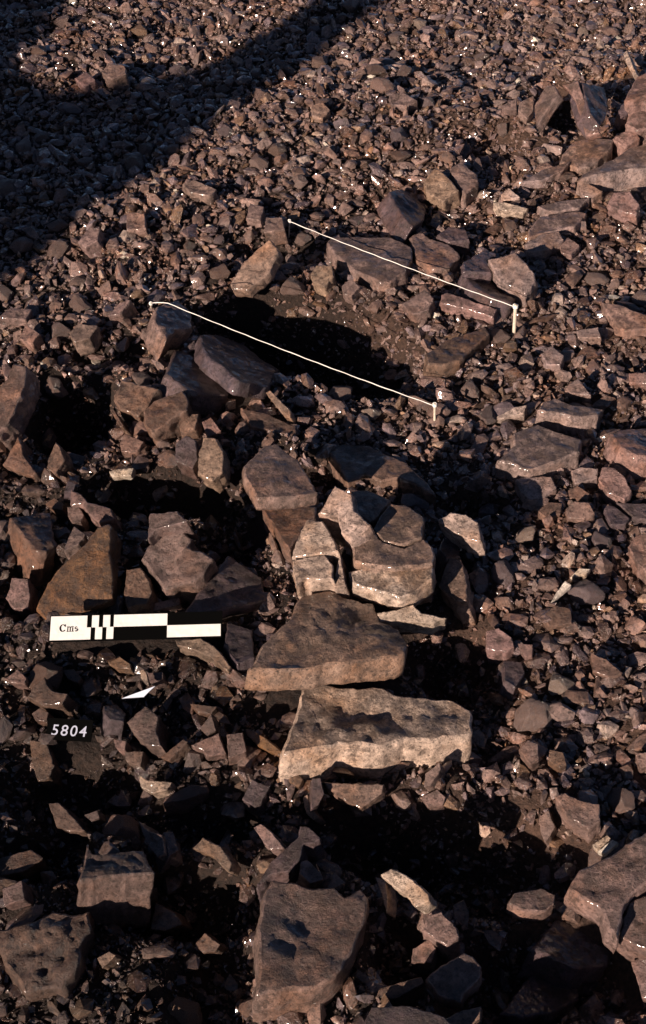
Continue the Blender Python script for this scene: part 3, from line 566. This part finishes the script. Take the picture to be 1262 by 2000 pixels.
# ------------------------------------------------------------------ rubble and gravel of the dig surface
FOOT.append(([Vector(at(*q, .03)[:2]) for q in ((92, 1256), (436, 1250), (440, 1200), (100, 1203))], .05))     # under the scale bar
FOOT.append(([Vector(at(*q, .01)[:2]) for q in ((88, 1456), (190, 1458), (188, 1396), (90, 1396))], .03))         # under the number board
def project(x, y, z):
    dx, dy, dz = x - CAM.x, y - CAM.y, z - CAM.z
    w = dy * FWD.y + dz * FWD.z
    return 631 + FPX * dx / w, 1000 - FPX * (dy * UPV.y + dz * UPV.z) / w
CELL = .008
GX0, GY0, GNX, GNY = -1.6, .4, 400, 560
occ = np.full((GNX, GNY), -9.0)
for poly, ztop in FOOT:
    x0 = min(p.x for p in poly); x1 = max(p.x for p in poly); y0 = min(p.y for p in poly); y1 = max(p.y for p in poly)
    i0, i1 = max(0, int((x0 - GX0) / CELL)), min(GNX, int((x1 - GX0) / CELL) + 1); j0, j1 = max(0, int((y0 - GY0) / CELL)), min(GNY, int((y1 - GY0) / CELL) + 1)
    if i1 <= i0 or j1 <= j0: continue
    a, b = np.meshgrid(np.arange(i0, i1), np.arange(j0, j1), indexing='ij')
    m_ = inside_np(np.stack([GX0 + (a.ravel() + .5) * CELL, GY0 + (b.ravel() + .5) * CELL], 1), poly).reshape(a.shape)
    occ[i0:i1, j0:j1] = np.where(m_, np.maximum(occ[i0:i1, j0:j1], ztop), occ[i0:i1, j0:j1])
def covered(x, y):
    i = np.clip(((x - GX0) / CELL).astype(int), 0, GNX - 1); j = np.clip(((y - GY0) / CELL).astype(int), 0, GNY - 1)
    return occ[i, j] > -5
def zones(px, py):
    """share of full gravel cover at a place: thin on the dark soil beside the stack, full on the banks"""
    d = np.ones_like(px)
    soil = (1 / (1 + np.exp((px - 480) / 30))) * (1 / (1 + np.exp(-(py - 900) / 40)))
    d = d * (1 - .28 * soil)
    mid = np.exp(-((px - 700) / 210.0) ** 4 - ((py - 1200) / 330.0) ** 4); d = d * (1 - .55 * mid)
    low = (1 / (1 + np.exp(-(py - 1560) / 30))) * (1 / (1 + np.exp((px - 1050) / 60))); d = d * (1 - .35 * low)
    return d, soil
def chisel_rock(seed, sub=2, planes=11):
    r = random.Random(seed)
    bm = bmesh.new(); bmesh.ops.create_icosphere(bm, subdivisions=sub, radius=1.0)
    pl = []
    for _ in range(planes):
        v = Vector((r.gauss(0, 1), r.gauss(0, 1), r.gauss(0, 1))).normalized(); pl.append((v, r.uniform(.52, .86)))
    off = Vector((r.uniform(-9, 9), r.uniform(-9, 9), r.uniform(-9, 9)))
    for v in bm.verts:
        p = v.co.copy()
        for nrm, d in pl:
            s = p.dot(nrm) - d
            if s > 0: p -= nrm * s
        p *= 1 + .10 * mn.fractal(p * 1.7 + off, 1, 2, 3) + (.05 * mn.fractal(p * 6 + off, .8, 2, 4) if sub > 3 else 0)
        v.co = p
    bm.normal_update()
    vs_ = np.array([v.co for v in bm.verts]); fs_ = np.array([[l.vert.index for l in f.loops] for f in bm.faces]); bm.free()
    return vs_, fs_
def hull_pebble(seed, n=13):
    r = random.Random(seed); bm = bmesh.new()
    for _ in range(n):
        v = Vector((r.gauss(0, 1), r.gauss(0, 1), r.gauss(0, 1))).normalized() * r.uniform(.72, 1.05); bm.verts.new(v)
    res = bmesh.ops.convex_hull(bm, input=list(bm.verts))
    bmesh.ops.delete(bm, geom=[g for g in res['geom_interior'] if isinstance(g, bmesh.types.BMVert)], context='VERTS')
    bmesh.ops.triangulate(bm, faces=list(bm.faces)); bm.verts.index_update()
    vs_ = np.array([v.co for v in bm.verts]); fs_ = np.array([[l.vert.index for l in f.loops] for f in bm.faces]); bm.free()
    return vs_, fs_
PAL = np.array([(.215, .143, .124), (.185, .115, .092), (.250, .175, .156), (.172, .124, .130), (.27, .170, .145), (.145, .084, .062), (.220, .132, .082), (.37, .280, .235)])
PW = np.array([.24, .18, .16, .12, .11, .10, .05, .04])
def rot_matrices(n, flat):
    """random turns; flat keeps the short axis near vertical"""
    az = rng.uniform(0, 2 * math.pi, n); tl = rng.normal(0, flat, n); td = rng.uniform(0, 2 * math.pi, n)
    ca, sa = np.cos(az), np.sin(az)
    Rz = np.zeros((n, 3, 3)); Rz[:, 0, 0] = ca; Rz[:, 0, 1] = -sa; Rz[:, 1, 0] = sa; Rz[:, 1, 1] = ca; Rz[:, 2, 2] = 1
    kx, ky = np.cos(td), np.sin(td); c, s = np.cos(tl), np.sin(tl); C1 = 1 - c
    Rt = np.zeros((n, 3, 3))
    Rt[:, 0, 0] = c + kx * kx * C1; Rt[:, 0, 1] = kx * ky * C1; Rt[:, 0, 2] = ky * s
    Rt[:, 1, 0] = kx * ky * C1; Rt[:, 1, 1] = c + ky * ky * C1; Rt[:, 1, 2] = -kx * s
    Rt[:, 2, 0] = -ky * s; Rt[:, 2, 1] = kx * s; Rt[:, 2, 2] = c
    return Rt @ Rz
def candidates(n):
    y = rng.uniform(.70, 4.75, n); hw = .173 * y + .313 + .16
    x = rng.uniform(-1, 1, n) * hw
    keep = rng.random(n) < hw / 1.30
    return x[keep], y[keep]
# larger loose stones, each a thing of its own
ROCKS = [chisel_rock(100 + i, 4, 15) for i in range(10)]
rock_me = []
for i, (v, f) in enumerate(ROCKS):
    me = bpy.data.meshes.new('loose_stone'); me.from_pydata(v.tolist(), [], f.tolist()); me.materials.append(MAT_STONE)
    me.polygons.foreach_set('use_smooth', [True] * len(me.polygons)); me.update(); rock_me.append(me)
placed = []
def too_close(x, y, r):
    return any((x - a) ** 2 + (y - b) ** 2 < (r + c) ** 2 for a, b, c in placed)
TODO_LABEL = []
ZONE_GROUP = {'bank': 'loose stones on the gravel bank', 'side': 'loose stones in the gravel beside the stack',
              'soil': 'loose stones on the dark soil', 'near': 'loose stones in the near rubble'}
TONE = ['grey-brown', 'brown', 'light grey-brown', 'purple-grey', 'pinkish', 'dark brown', 'ochre', 'pale']
LANDMARK = [(566, 430, 'the far upper peg'), (328, 592, 'the lower string knot'), (845, 790, 'the near lower peg'),
    (1000, 620, 'the white-lit peg'), (720, 500, 'the large string-crossed slab'), (1085, 440, 'the kite-shaped slab'), (1215, 310, 'the great purple-grey slab'),
    (1110, 205, 'the dark cleft slabs'), (800, 405, 'the tilted dark-faced stone'), (885, 350, 'the white-flanked stone'), (390, 365, 'the long purple-grey cobble'),
    (172, 465, 'the shadow-edge tilted cobble'), (220, 138, 'the half-shaded top cobble'), (788, 192, 'the sunlit bank cobble'),
    (625, 215, 'the tan bank cobble'), (265, 432, 'the squarish bank cobble'), (160, 650, 'the black pit'), (320, 805, 'the glinting brown block'),
    (1060, 870, 'the large flat grey slab'), (1095, 1155, 'the long white sliver'), (975, 1250, 'the shadow-tip cobble'), (265, 1230, 'the scale bar'), (138, 1426, 'the 5804 board'),
    (730, 1420, 'the large pitted block'), (230, 1690, 'the trapezoid block'), (90, 1850, 'the porous boulder'), (600, 1840, 'the nearest large rough slab'), (1130, 1590, 'the sunlit angular rock'),
    (1180, 1650, 'the split white chips'), (1220, 615, 'the broad pinkish stone'), (500, 520, 'the ragged pale stone'), (1085, 1205, 'the triangular brown stone')]
LM = [(at(a, b), c) for a, b, c in LANDMARK]
cx_, cy_ = candidates(4000)
n_loose = 0
for x, y in zip(cx_, cy_):
    if n_loose >= 105: break
    px, py = project(x, y, 0)
    if not (5 < px < 1257 and 15 < py < 1990): continue
    zone = 'near' if py > 1560 else ('bank' if py < 560 else ('soil' if px < 480 else 'side'))
    r = random.uniform(.026, .042) if zone != 'bank' else random.uniform(.021, .036)
    ring = [(x + r * .8 * math.cos(a), y + r * .8 * math.sin(a)) for a in np.arange(0, 6.28, .7)]
    if covered(np.array([x] + [q[0] for q in ring]), np.array([y] + [q[1] for q in ring])).any(): continue
    if tz(x, y) < -.075: continue
    if zone == 'side' and px < 960 and py > 860: continue
    if too_close(x, y, r * 1.4): continue
    o = bpy.data.objects.new('loose_stone', rock_me[random.randrange(10)]); COL.objects.link(o)
    o.scale = (r * random.uniform(.95, 1.35), r * random.uniform(.8, 1.05), r * random.uniform(.5, .8))
    o.location = (x, y, tz(x, y) + r * .22)
    o.rotation_euler = (random.gauss(0, .22), random.gauss(0, .22), random.uniform(0, 6.28))
    kind = int(rng.choice(8, p=PW))
    if px > 930 and py < 1050: kind = (2, 4, 7, 2)[n_loose % 4]; o.scale.z *= .75
    c = PAL[kind] * random.uniform(.95, 1.1); o.color = (*c, 1)
    TODO_LABEL.append((o, x, y, r, kind, zone))
    placed.append((x, y, r)); n_loose += 1
_seen = {}
for o, x, y, r, kind, zone in TODO_LABEL:
    P, nm = min(LM, key=lambda q: (q[0].x - x) ** 2 + (q[0].y - y) ** 2)
    dx, dy = x - P.x, y - P.y
    rel = ('beyond' if dy > 0 else 'in front of') if abs(dy) > abs(dx) else ('to the right of' if dx > 0 else 'to the left of')
    _seen.setdefault((nm, rel), []).append((math.hypot(dx, dy), o, r, kind, zone))
for (nm, rel), L_ in _seen.items():
    for k, (_d, o, r, kind, zone) in enumerate(sorted(L_, key=lambda q: q[0])):
        which = ['', ', second nearest', ', third nearest', ', fourth nearest', ', fifth nearest', ', sixth nearest', ', seventh nearest', ', eighth nearest', ', ninth nearest', ', tenth nearest', ', eleventh nearest', ', twelfth nearest', ', thirteenth nearest'][min(k, 12)]
        if k == 0 and len(L_) > 1: which = ', the nearest'
        size = 'fist-sized' if r > .032 else 'smallish'
        tag(o, f'{size} {TONE[kind]} stone {rel} {nm}{which}', 'stone', ZONE_GROUP[zone])
# gravel: too many to count, real pebbles in one mesh
SHAPES = [hull_pebble(i, 9 + i % 6) for i in range(36)]
SHAPES_BIG = [hull_pebble(600 + i, 13 + i) for i in range(16)]
SHAPES_TINY = [hull_pebble(900 + i, 7) for i in range(16)]
bigP = np.array(placed)
V_all, F_all, T_all = [], [], []
base = 0
def scatter(n, smin, smax, power, shapes, sink, flat, poisson, crumbs=False):
    global base
    x, y = candidates(n); u = rng.random(len(x)); s = smin + (smax - smin) * u ** power
    z0 = sheet(x, y); px, py = project(x, y, z0)
    d, soil = zones(px, py)
    if crumbs: d = np.where(z0 < -.03, 1.0, np.clip(.40 + 1.2 * (1 - d), 0, 1))
    pit = np.clip((z0 + .13) / .09, .30, 1) if smax > .02 else np.where(z0 < -.04, 1.4, 1.0)
    k = (rng.random(len(x)) < d * pit) & ~covered(x, y)
    for a, b, c in placed:
        k &= ((x - a) ** 2 + (y - b) ** 2) > (c * .8 + s * .25) ** 2
    x, y, s, z0, soil, py = x[k], y[k], s[k], z0[k], soil[k], py[k]
    if poisson:                                     # big ones do not sit in each other
        order = np.argsort(-s); grid = {}; ok = []
        g = smax
        for i in order:
            ci, cj = int(x[i] / g), int(y[i] / g); good = True
            for a in range(ci - 1, ci + 2):
                for b in range(cj - 1, cj + 2):
                    for j in grid.get((a, b), ()):
                        if (x[i] - x[j]) ** 2 + (y[i] - y[j]) ** 2 < ((s[i] + s[j]) * poisson) ** 2: good = False; break
                    if not good: break
                if not good: break
            if good: grid.setdefault((ci, cj), []).append(i); ok.append(i)
        ok = np.array(ok); x, y, s, z0, soil, py = x[ok], y[ok], s[ok], z0[ok], soil[ok], py[ok]
    m = len(x)
    R = rot_matrices(m, flat)
    S = np.stack([s * rng.uniform(.50, .82, m), s * rng.uniform(.32, .52, m), s * rng.uniform(.18, .40, m)], 1)
    tint = PAL[rng.choice(8, size=m, p=PW)] * rng.uniform(.72, 1.2, (m, 1))
    hot = rng.random(m) < .006; tint[hot] = (.60, .53, .44)
    tint *= (1 - .55 * soil)[:, None]  # pebbles at lower left darkened, shade painted into the tint
    gloss = np.where(rng.random(m) < .38, rng.uniform(.22, .5, m), rng.uniform(.8, 1.2, m))
    which = rng.integers(0, len(shapes), m)
    for w, (v, f) in enumerate(shapes):
        idx = np.where(which == w)[0]
        if not len(idx): continue
        P = v[None] * S[idx][:, None, :]
        P = np.einsum('nij,nkj->nki', R[idx], P)
        P += np.stack([x[idx], y[idx], z0[idx] + s[idx] * sink], 1)[:, None, :]
        nv = len(v)
        F = f[None] + (np.arange(len(idx)) * nv)[:, None, None] + base
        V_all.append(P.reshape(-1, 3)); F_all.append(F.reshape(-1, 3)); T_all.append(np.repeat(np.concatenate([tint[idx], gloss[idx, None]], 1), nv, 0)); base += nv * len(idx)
    return m
n1 = scatter(13000, .029, .050, 1.6, SHAPES_BIG, .16, .6, .40)
n2 = scatter(46000, .013, .028, 1.4, SHAPES, .20, .9, .31)
n3 = scatter(52000, .007, .018, 1.0, SHAPES, .25, .9, 0)
n4 = scatter(190000, .0035, .009, 1.2, SHAPES_TINY, .30, .9, 0, crumbs=True)
V = np.concatenate(V_all); F = np.concatenate(F_all); T = np.concatenate(T_all)
print('pebbles', n1, n2, n3, n4, 'tris', len(F), 'loose', n_loose, 'traced', N_TRACED)
me = bpy.data.meshes.new('gravel')
me.vertices.add(len(V)); me.vertices.foreach_set('co', V.ravel())
me.loops.add(len(F) * 3); me.loops.foreach_set('vertex_index', F.ravel().astype(np.int32))
me.polygons.add(len(F)); me.polygons.foreach_set('loop_start', (np.arange(len(F)) * 3).astype(np.int32))
me.update(calc_edges=True)
at_ = me.attributes.new('tint', 'FLOAT_COLOR', 'POINT')
at_.data.foreach_set('color', T.ravel())
me.polygons.foreach_set('use_smooth', np.zeros(len(F), bool)); me.materials.append(MAT_GRAVEL); me.update()
gravel = bpy.data.objects.new('gravel', me); COL.objects.link(gravel); gravel['kind'] = 'stuff'
gravel['label'] = 'brown angular limestone gravel covering the dig surface'; gravel['category'] = 'gravel'

# ------------------------------------------------------------------ strings and pegs
def tube(path, rad, seg=6):
    vs_, fs_ = [], []
    for i, p in enumerate(path):
        a = path[max(0, i - 1)]; b = path[min(len(path) - 1, i + 1)]
        t = (b - a).normalized(); u = t.cross(Vector((0, 0, 1)) if abs(t.z) < .9 else Vector((1, 0, 0))).normalized(); w = t.cross(u)
        r = rad[i] if isinstance(rad, (list, tuple)) else rad
        for k in range(seg):
            an = 2 * math.pi * k / seg; vs_.append(p + u * math.cos(an) * r + w * math.sin(an) * r)
    for i in range(len(path) - 1):
        for k in range(seg):
            fs_.append((i * seg + k, i * seg + (k + 1) % seg, (i + 1) * seg + (k + 1) % seg, (i + 1) * seg + k))
    fs_.append(tuple(range(seg))[::-1]); fs_.append(tuple((len(path) - 1) * seg + k for k in range(seg)))
    return vs_, fs_
def string(a, b, label, sag, lead=None):
    pts = [] if lead is None else list(lead)
    pts += [a.lerp(b, i / 40) - Vector((0, 0, sag * 4 * (i / 40) * (1 - i / 40))) + Vector((0, 0, .0006 * math.sin(i * 1.7))) for i in range(41)]
    loc = a.copy(); v, f = tube([p - loc for p in pts], [.00095 * random.uniform(.85, 1.2) for _ in pts], 6)
    o = mesh_obj('string', v, f, MAT_STRING, loc, smooth=True); tag(o, label, 'string', 'white strings')
    return o
def peg(base, top, label, rad=.0038):
    root = empty('peg', base); d = top - base
    prof = [(-.04, .25), (0, .8), (.25, 1), (.9, 1), (.97, 1.05), (1, .8)]
    v, f = tube([d * t for t, _ in prof], [rad * r for _, r in prof], 8)
    mesh_obj('shaft', v, f, MAT_PEG, (0, 0, 0), root, True)
    u = d.normalized(); e1 = u.cross(Vector((0, 1, .1))).normalized(); e2 = u.cross(e1)
    path = [d * .93 + u * (.0025 * (i / 6 - 1)) + e1 * math.cos(i * 1.05) * (rad + .0012) + e2 * math.sin(i * 1.05) * (rad + .0012) for i in range(19)]
    v, f = tube(path, .0013, 5); mesh_obj('knot', v, f, MAT_STRING, (0, 0, 0), root, True)
    tag(root, label, 'peg', 'string pegs'); return root
def upright(px, py, h, lean=(0, 0)):
    b = at(px, py, 0); b = at(px, py, tz(b.x, b.y)); b.z -= .004
    return b, b + Vector((lean[0], lean[1], h))
pb1, pt1 = upright(849, 832, .066, (-.003, 0)); pb2, pt2 = upright(1004, 655, .088, (-.004, .004)); pb3, pt3 = upright(564, 462, .050, (.003, .002))
peg(pb1, pt1, 'thin pale peg holding the near end of the lower string', .0028)
peg(pb2, pt2, 'bright white-lit peg holding the near end of the upper string', .0044)
peg(pb3, pt3, 'thin peg at the far end of the upper string on the bank', .0020)
s1a = at(328, 592, .135); s1l = [at(293, 592, .115), at(306, 591, .128), at(318, 591, .134)]
string(s1a, pt1 - Vector((0, 0, .006)), 'lower white string stretched over the dark hollow from stone to peg', .006, s1l)
string(pt3 - Vector((0, 0, .003)), pt2 - Vector((0, 0, .007)), 'upper white string stretched over the large flat slab between two pegs', .004)
pb4, pt4 = upright(296, 600, .03)
peg(pb4 + Vector((0, 0, .0)), at(295, 592, .115), 'peg half hidden behind the stone at the far end of the lower string', .0026)

# ------------------------------------------------------------------ scale bar
n_s = Vector((0.0, -.34, 1)).normalized()
g = at(265, 1230, .055)
bl = on_plane(97, 1251, g, n_s); br = on_plane(431, 1242, g, n_s)
ux = (br - bl).normalized(); uy = n_s.cross(ux)
LEN = (br - bl).length; U = LEN / 31.8; HGT = .046
print('scale bar', LEN)
sb = empty('scale_bar', bl - n_s * .004)
tag(sb, 'flat black and white checkered scale bar marked Cms, lying on the dark soil', 'scale bar')
def plate(name, parent, x0, x1, y0, y1, z0, z1, mat, o=None, ax=None):
    vs_ = [ux * x + uy * y + n_s * z for z in (z0, z1) for x, y in ((x0, y0), (x1, y0), (x1, y1), (x0, y1))]
    fs_ = [(3, 2, 1, 0), (4, 5, 6, 7), (0, 1, 5, 4), (1, 2, 6, 5), (2, 3, 7, 6), (3, 0, 4, 7)]
    return mesh_obj(name, vs_, fs_, mat, (0, 0, 0), parent)
plate('board', sb, -.002, LEN + .003, -.002, HGT + .002, 0, .004, MAT_BLACK)
hm = HGT / 2
Z0, Z1 = .004, .0046
plate('white_bar', sb, 0, 6.8 * U, hm, HGT, Z0, Z1, MAT_WHITE)
plate('white_bar', sb, 0, 7.55 * U, 0, hm, Z0, Z1, MAT_WHITE)
for a, b, up in ((7.7, 9.0, 1), (9.8, 11.1, 1), (11.8, 21.8, 1), (8.4, 9.7, 0), (10.5, 11.8, 0), (21.8, 31.8, 0)):
    plate('white_bar', sb, a * U, b * U, hm if up else 0, HGT if up else hm, Z0, Z1, MAT_WHITE)
def stroke_letters(strokes, sx, sy, mat, parent, name, ox, oy, z):
    """letters drawn from thick strokes: (x0,y0,x1,y1,width) in letter units"""
    vs_, fs_ = [], []
    for (x0, y0, x1, y1, w0, w1) in strokes:
        d = Vector((x1 - x0, y1 - y0)); d.normalize(); nrm = Vector((-d.y, d.x)); k = len(vs_)
        for (x, y, w, s) in ((x0, y0, w0, 1), (x0, y0, w0, -1), (x1, y1, w1, -1), (x1, y1, w1, 1)):
            q = Vector((x, y)) + nrm * (w / 2 * s); vs_.append(ux * (ox + q.x * sx) + uy * (oy + q.y * sy) + n_s * (z + .00005 * (k // 4)))
        fs_.append((k, k + 1, k + 2, k + 3))
    return mesh_obj(name, vs_, fs_, mat, (0, 0, 0), parent)
def arc(cx, cy, rx, ry, a0, a1, wf, n=12):
    out = []
    for i in range(n):
        p = math.radians(a0 + (a1 - a0) * i / n); q = math.radians(a0 + (a1 - a0) * (i + 1.08) / n)
        out.append((cx + rx * math.cos(p), cy + ry * math.sin(p), cx + rx * math.cos(q), cy + ry * math.sin(q), wf(p), wf(q)))
    return out
def serif(x, y, w): return [(x - w / 2, y, x + w / 2, y, .07, .07)]
letters = []
letters.append(arc(.38, .5, .32, .46, 42, 318, lambda p: .07 + .13 * abs(math.cos(p))) + [(.66, .62, .66, .98, .09, .06)])          # C
m_ = []
for x in (1.0, 1.30, 1.60):
    m_ += [(x, 0, x, .5 if x > 1.1 else .66, .13, .13)] + serif(x, .03, .26)
m_ += arc(1.15, .46, .15, .16, 180, 0, lambda p: .09) + arc(1.45, .46, .15, .16, 180, 0, lambda p: .09) + [(.88, .64, 1.0, .64, .06, .06)]
letters.append(m_)
letters.append(arc(2.03, .47, .14, .15, 30, 250, lambda p: .10) + arc(2.05, .19, .15, .16, 90, -150, lambda p: .10))                  # s
for L_ in letters:
    stroke_letters(L_, .0145, .0145, MAT_BLACK, sb, 'letter', 1.75 * U, .0155, Z1 + .0002)

# ------------------------------------------------------------------ number board 5804 and the bluish sliver
n_s = Vector((.05, -.55, 1)).normalized()
g0 = at(138, 1426, 0); g0 = at(138, 1426, tz(g0.x, g0.y) + .030)
ux = (Vector((1, -.06, 0)) - n_s * Vector((1, -.06, 0)).dot(n_s)).normalized(); uy = n_s.cross(ux)
nb = empty('number_board', g0 - n_s * .004)
tag(nb, 'small matt black board with white figures 5804 propped on the dark soil', 'number board')
plate('board', nb, -.041, .037, -.018, .019, 0, .004, MAT_BLACK)
for dx_, ch in zip((-.0335, -.0175, -.0015, .0145), '5804'):
    cu = bpy.data.curves.new('figure', 'FONT'); cu.body = ch; cu.size = .0262; cu.shear = .10; cu.offset = .0001; cu.extrude = .0003
    tmp = bpy.data.objects.new('figure', cu); COL.objects.link(tmp)
    dg = bpy.context.evaluated_depsgraph_get(); fm = bpy.data.meshes.new_from_object(tmp.evaluated_get(dg))
    bpy.data.objects.remove(tmp)
    fm.transform(Matrix(((ux.x, uy.x, n_s.x, 0), (ux.y, uy.y, n_s.y, 0), (ux.z, uy.z, n_s.z, 0), (0, 0, 0, 1))))
    fm.materials.clear(); fm.materials.append(MAT_LETTER)
    fo = bpy.data.objects.new('figure', fm); COL.objects.link(fo); fo.parent = nb
    fo.location = ux * dx_ + uy * (-.010) + n_s * .0044
def flat_piece(name, pts, z, n, t, mat, label, cat):
    q = [tuple(map(float, s.split(','))) for s in pts.split()]
    c = at(sum(p[0] for p in q) / len(q), sum(p[1] for p in q) / len(q), z)
    W = [on_plane(x, y, c, n) - c for x, y in q]; m = len(W)
    vs_ = W + [w - n * t for w in W]
    if (W[1] - W[0]).cross(W[2] - W[1]).dot(n) < 0: vs_ = W[::-1] + [w - n * t for w in W[::-1]]
    fs_ = [tuple(range(m)), tuple(range(2 * m - 1, m - 1, -1))] + [(i, i + m, (i + 1) % m + m, (i + 1) % m) for i in range(m)]
    return tag(mesh_obj(name, vs_, fs_, mat, c), label, cat)
flat_piece('plastic_tag', '238,1364 262,1355 303,1340 292,1350 281,1361', .02, Vector((-.1, -.5, 1)).normalized(), .003,
           plain_material('bluish_white_plastic', (.62, .68, .80), .25), 'thin bluish-white pointed tag lying below the scale bar', 'tag')

# ------------------------------------------------------------------ outside the picture, towards the sun: an unseen heap added to cast shade, and a bystander (their shadows cross the bank)
S_DIR = Vector((math.sin(SUN_AZ), math.cos(SUN_AZ), 0)); P_DIR = Vector((S_DIR.y, -S_DIR.x, 0))
HB = Vector((.08, 4.22, 0)) - S_DIR * (1.75 / math.tan(SUN_EL))
def skyline(p):  # outline of the added heap, shaped to give the wanted shadow edge
    h = 1.46 + max(0, -.57 - p) * .87 - max(0, p + .25) * 1.05
    h = max(h, min(1.46 + (p + .33) * .85, 1.80 - (p - .05) * 3.2)) if p > -.33 else h
    return max(0, min(h, 2.1 - max(0, -1.9 - p) * .8))
hp = np.linspace(-4.2, 1.5, 90); hq = np.linspace(-2.2, 2.2, 60)
hv, hf = [], []
for j, q in enumerate(hq):
    for i, p in enumerate(hp):
        s = max(0, 1 - abs(q) / 1.9) ** .9
        z = skyline(p) * s + .05 * mn.fractal(Vector((p * 3, q * 3, 0)), 1, 2, 5) * (1 if s > 0 else 0) - (.15 if s <= 0 or skyline(p) <= 0 else 0)
        w = HB + P_DIR * p + S_DIR * q
        hv.append((w.x, w.y, z))
for j in range(len(hq) - 1):
    for i in range(len(hp) - 1):
        k = j * len(hp) + i; hf.append((k, k + 1, k + 1 + len(hp), k + len(hp)))
heap = mesh_obj('shadow_caster_heap', hv, hf, plain_material('caster_heap_earth', (.10, .07, .05), .85, 25, .3, .4), smooth=True); heap['kind'] = 'structure'
def person(base, face, label):
    """standing figure, one continuous skinned body, seen side-on by the sun"""
    f = face.normalized(); r = Vector((f.y, -f.x, 0)); U_ = Vector((0, 0, 1))
    J, E, R = [], [], []
    def j(fw, rt, up, rad, par=None):
        J.append(f * fw + r * rt + U_ * up); R.append(rad); k = len(J) - 1
        if par is not None: E.append((par, k))
        return k
    hip = j(0, 0, .98, .15); w = j(0, 0, 1.14, .135, hip); ch = j(.01, 0, 1.34, .155, w); nk0 = j(-.01, 0, 1.50, .13, ch); nk = j(0, 0, 1.58, .115, nk0)
    hd = j(.02, 0, 1.67, .128, nk); hd2 = j(.015, 0, 1.77, .125, hd); hd3 = j(0, 0, 1.87, .08, hd2); j(.115, 0, 1.68, .018, hd)  # head and hood widened to broaden the cast shadow
    for s in (-1, 1):
        a = j(0, .09 * s, .90, .10, hip); k = j(.015, .10 * s, .50, .062, a); an = j(-.01, .11 * s, .09, .042, k); ft = j(.06, .115 * s, .045, .04, an); j(.15, .12 * s, .035, .032, ft)
        sh = j(-.005, .175 * s, 1.43, .068, ch); el = j(-.03, .22 * s, 1.14, .048, sh); wr = j(.05, .21 * s, .90, .034, el); pm = j(.075, .205 * s, .82, .034, wr)
        for q in range(4): 
            a1 = j(.06 + .014 * q, .205 * s, .77, .010, pm); j(.075 + .016 * q, .20 * s, .735 + .006 * abs(q - 2), .009, a1)
        th = j(.11, .19 * s, .81, .011, pm); j(.125, .185 * s, .775, .010, th)
    me_ = bpy.data.meshes.new('person'); me_.from_pydata([tuple(v) for v in J], E, []); me_.update()
    o = bpy.data.objects.new('person', me_); COL.objects.link(o); o.location = base
    sk = o.modifiers.new('skin', 'SKIN'); sk.use_smooth_shade = True
    for i, rad in enumerate(R): me_.skin_vertices[0].data[i].radius = (rad, rad)
    me_.skin_vertices[0].data[0].use_root = True
    sd = o.modifiers.new('sub', 'SUBSURF'); sd.levels = 1; sd.render_levels = 1
    me_.materials.append(plain_material('work_clothes', (.10, .11, .15), .85, 90, .3, .2))
    tag(o, label, 'person'); return o
pz = HB + P_DIR * -.05
person(Vector((pz.x, pz.y, tz(pz.x, pz.y))), S_DIR, 'bystander in a dark hooded coat whose long shadow falls across the bank')
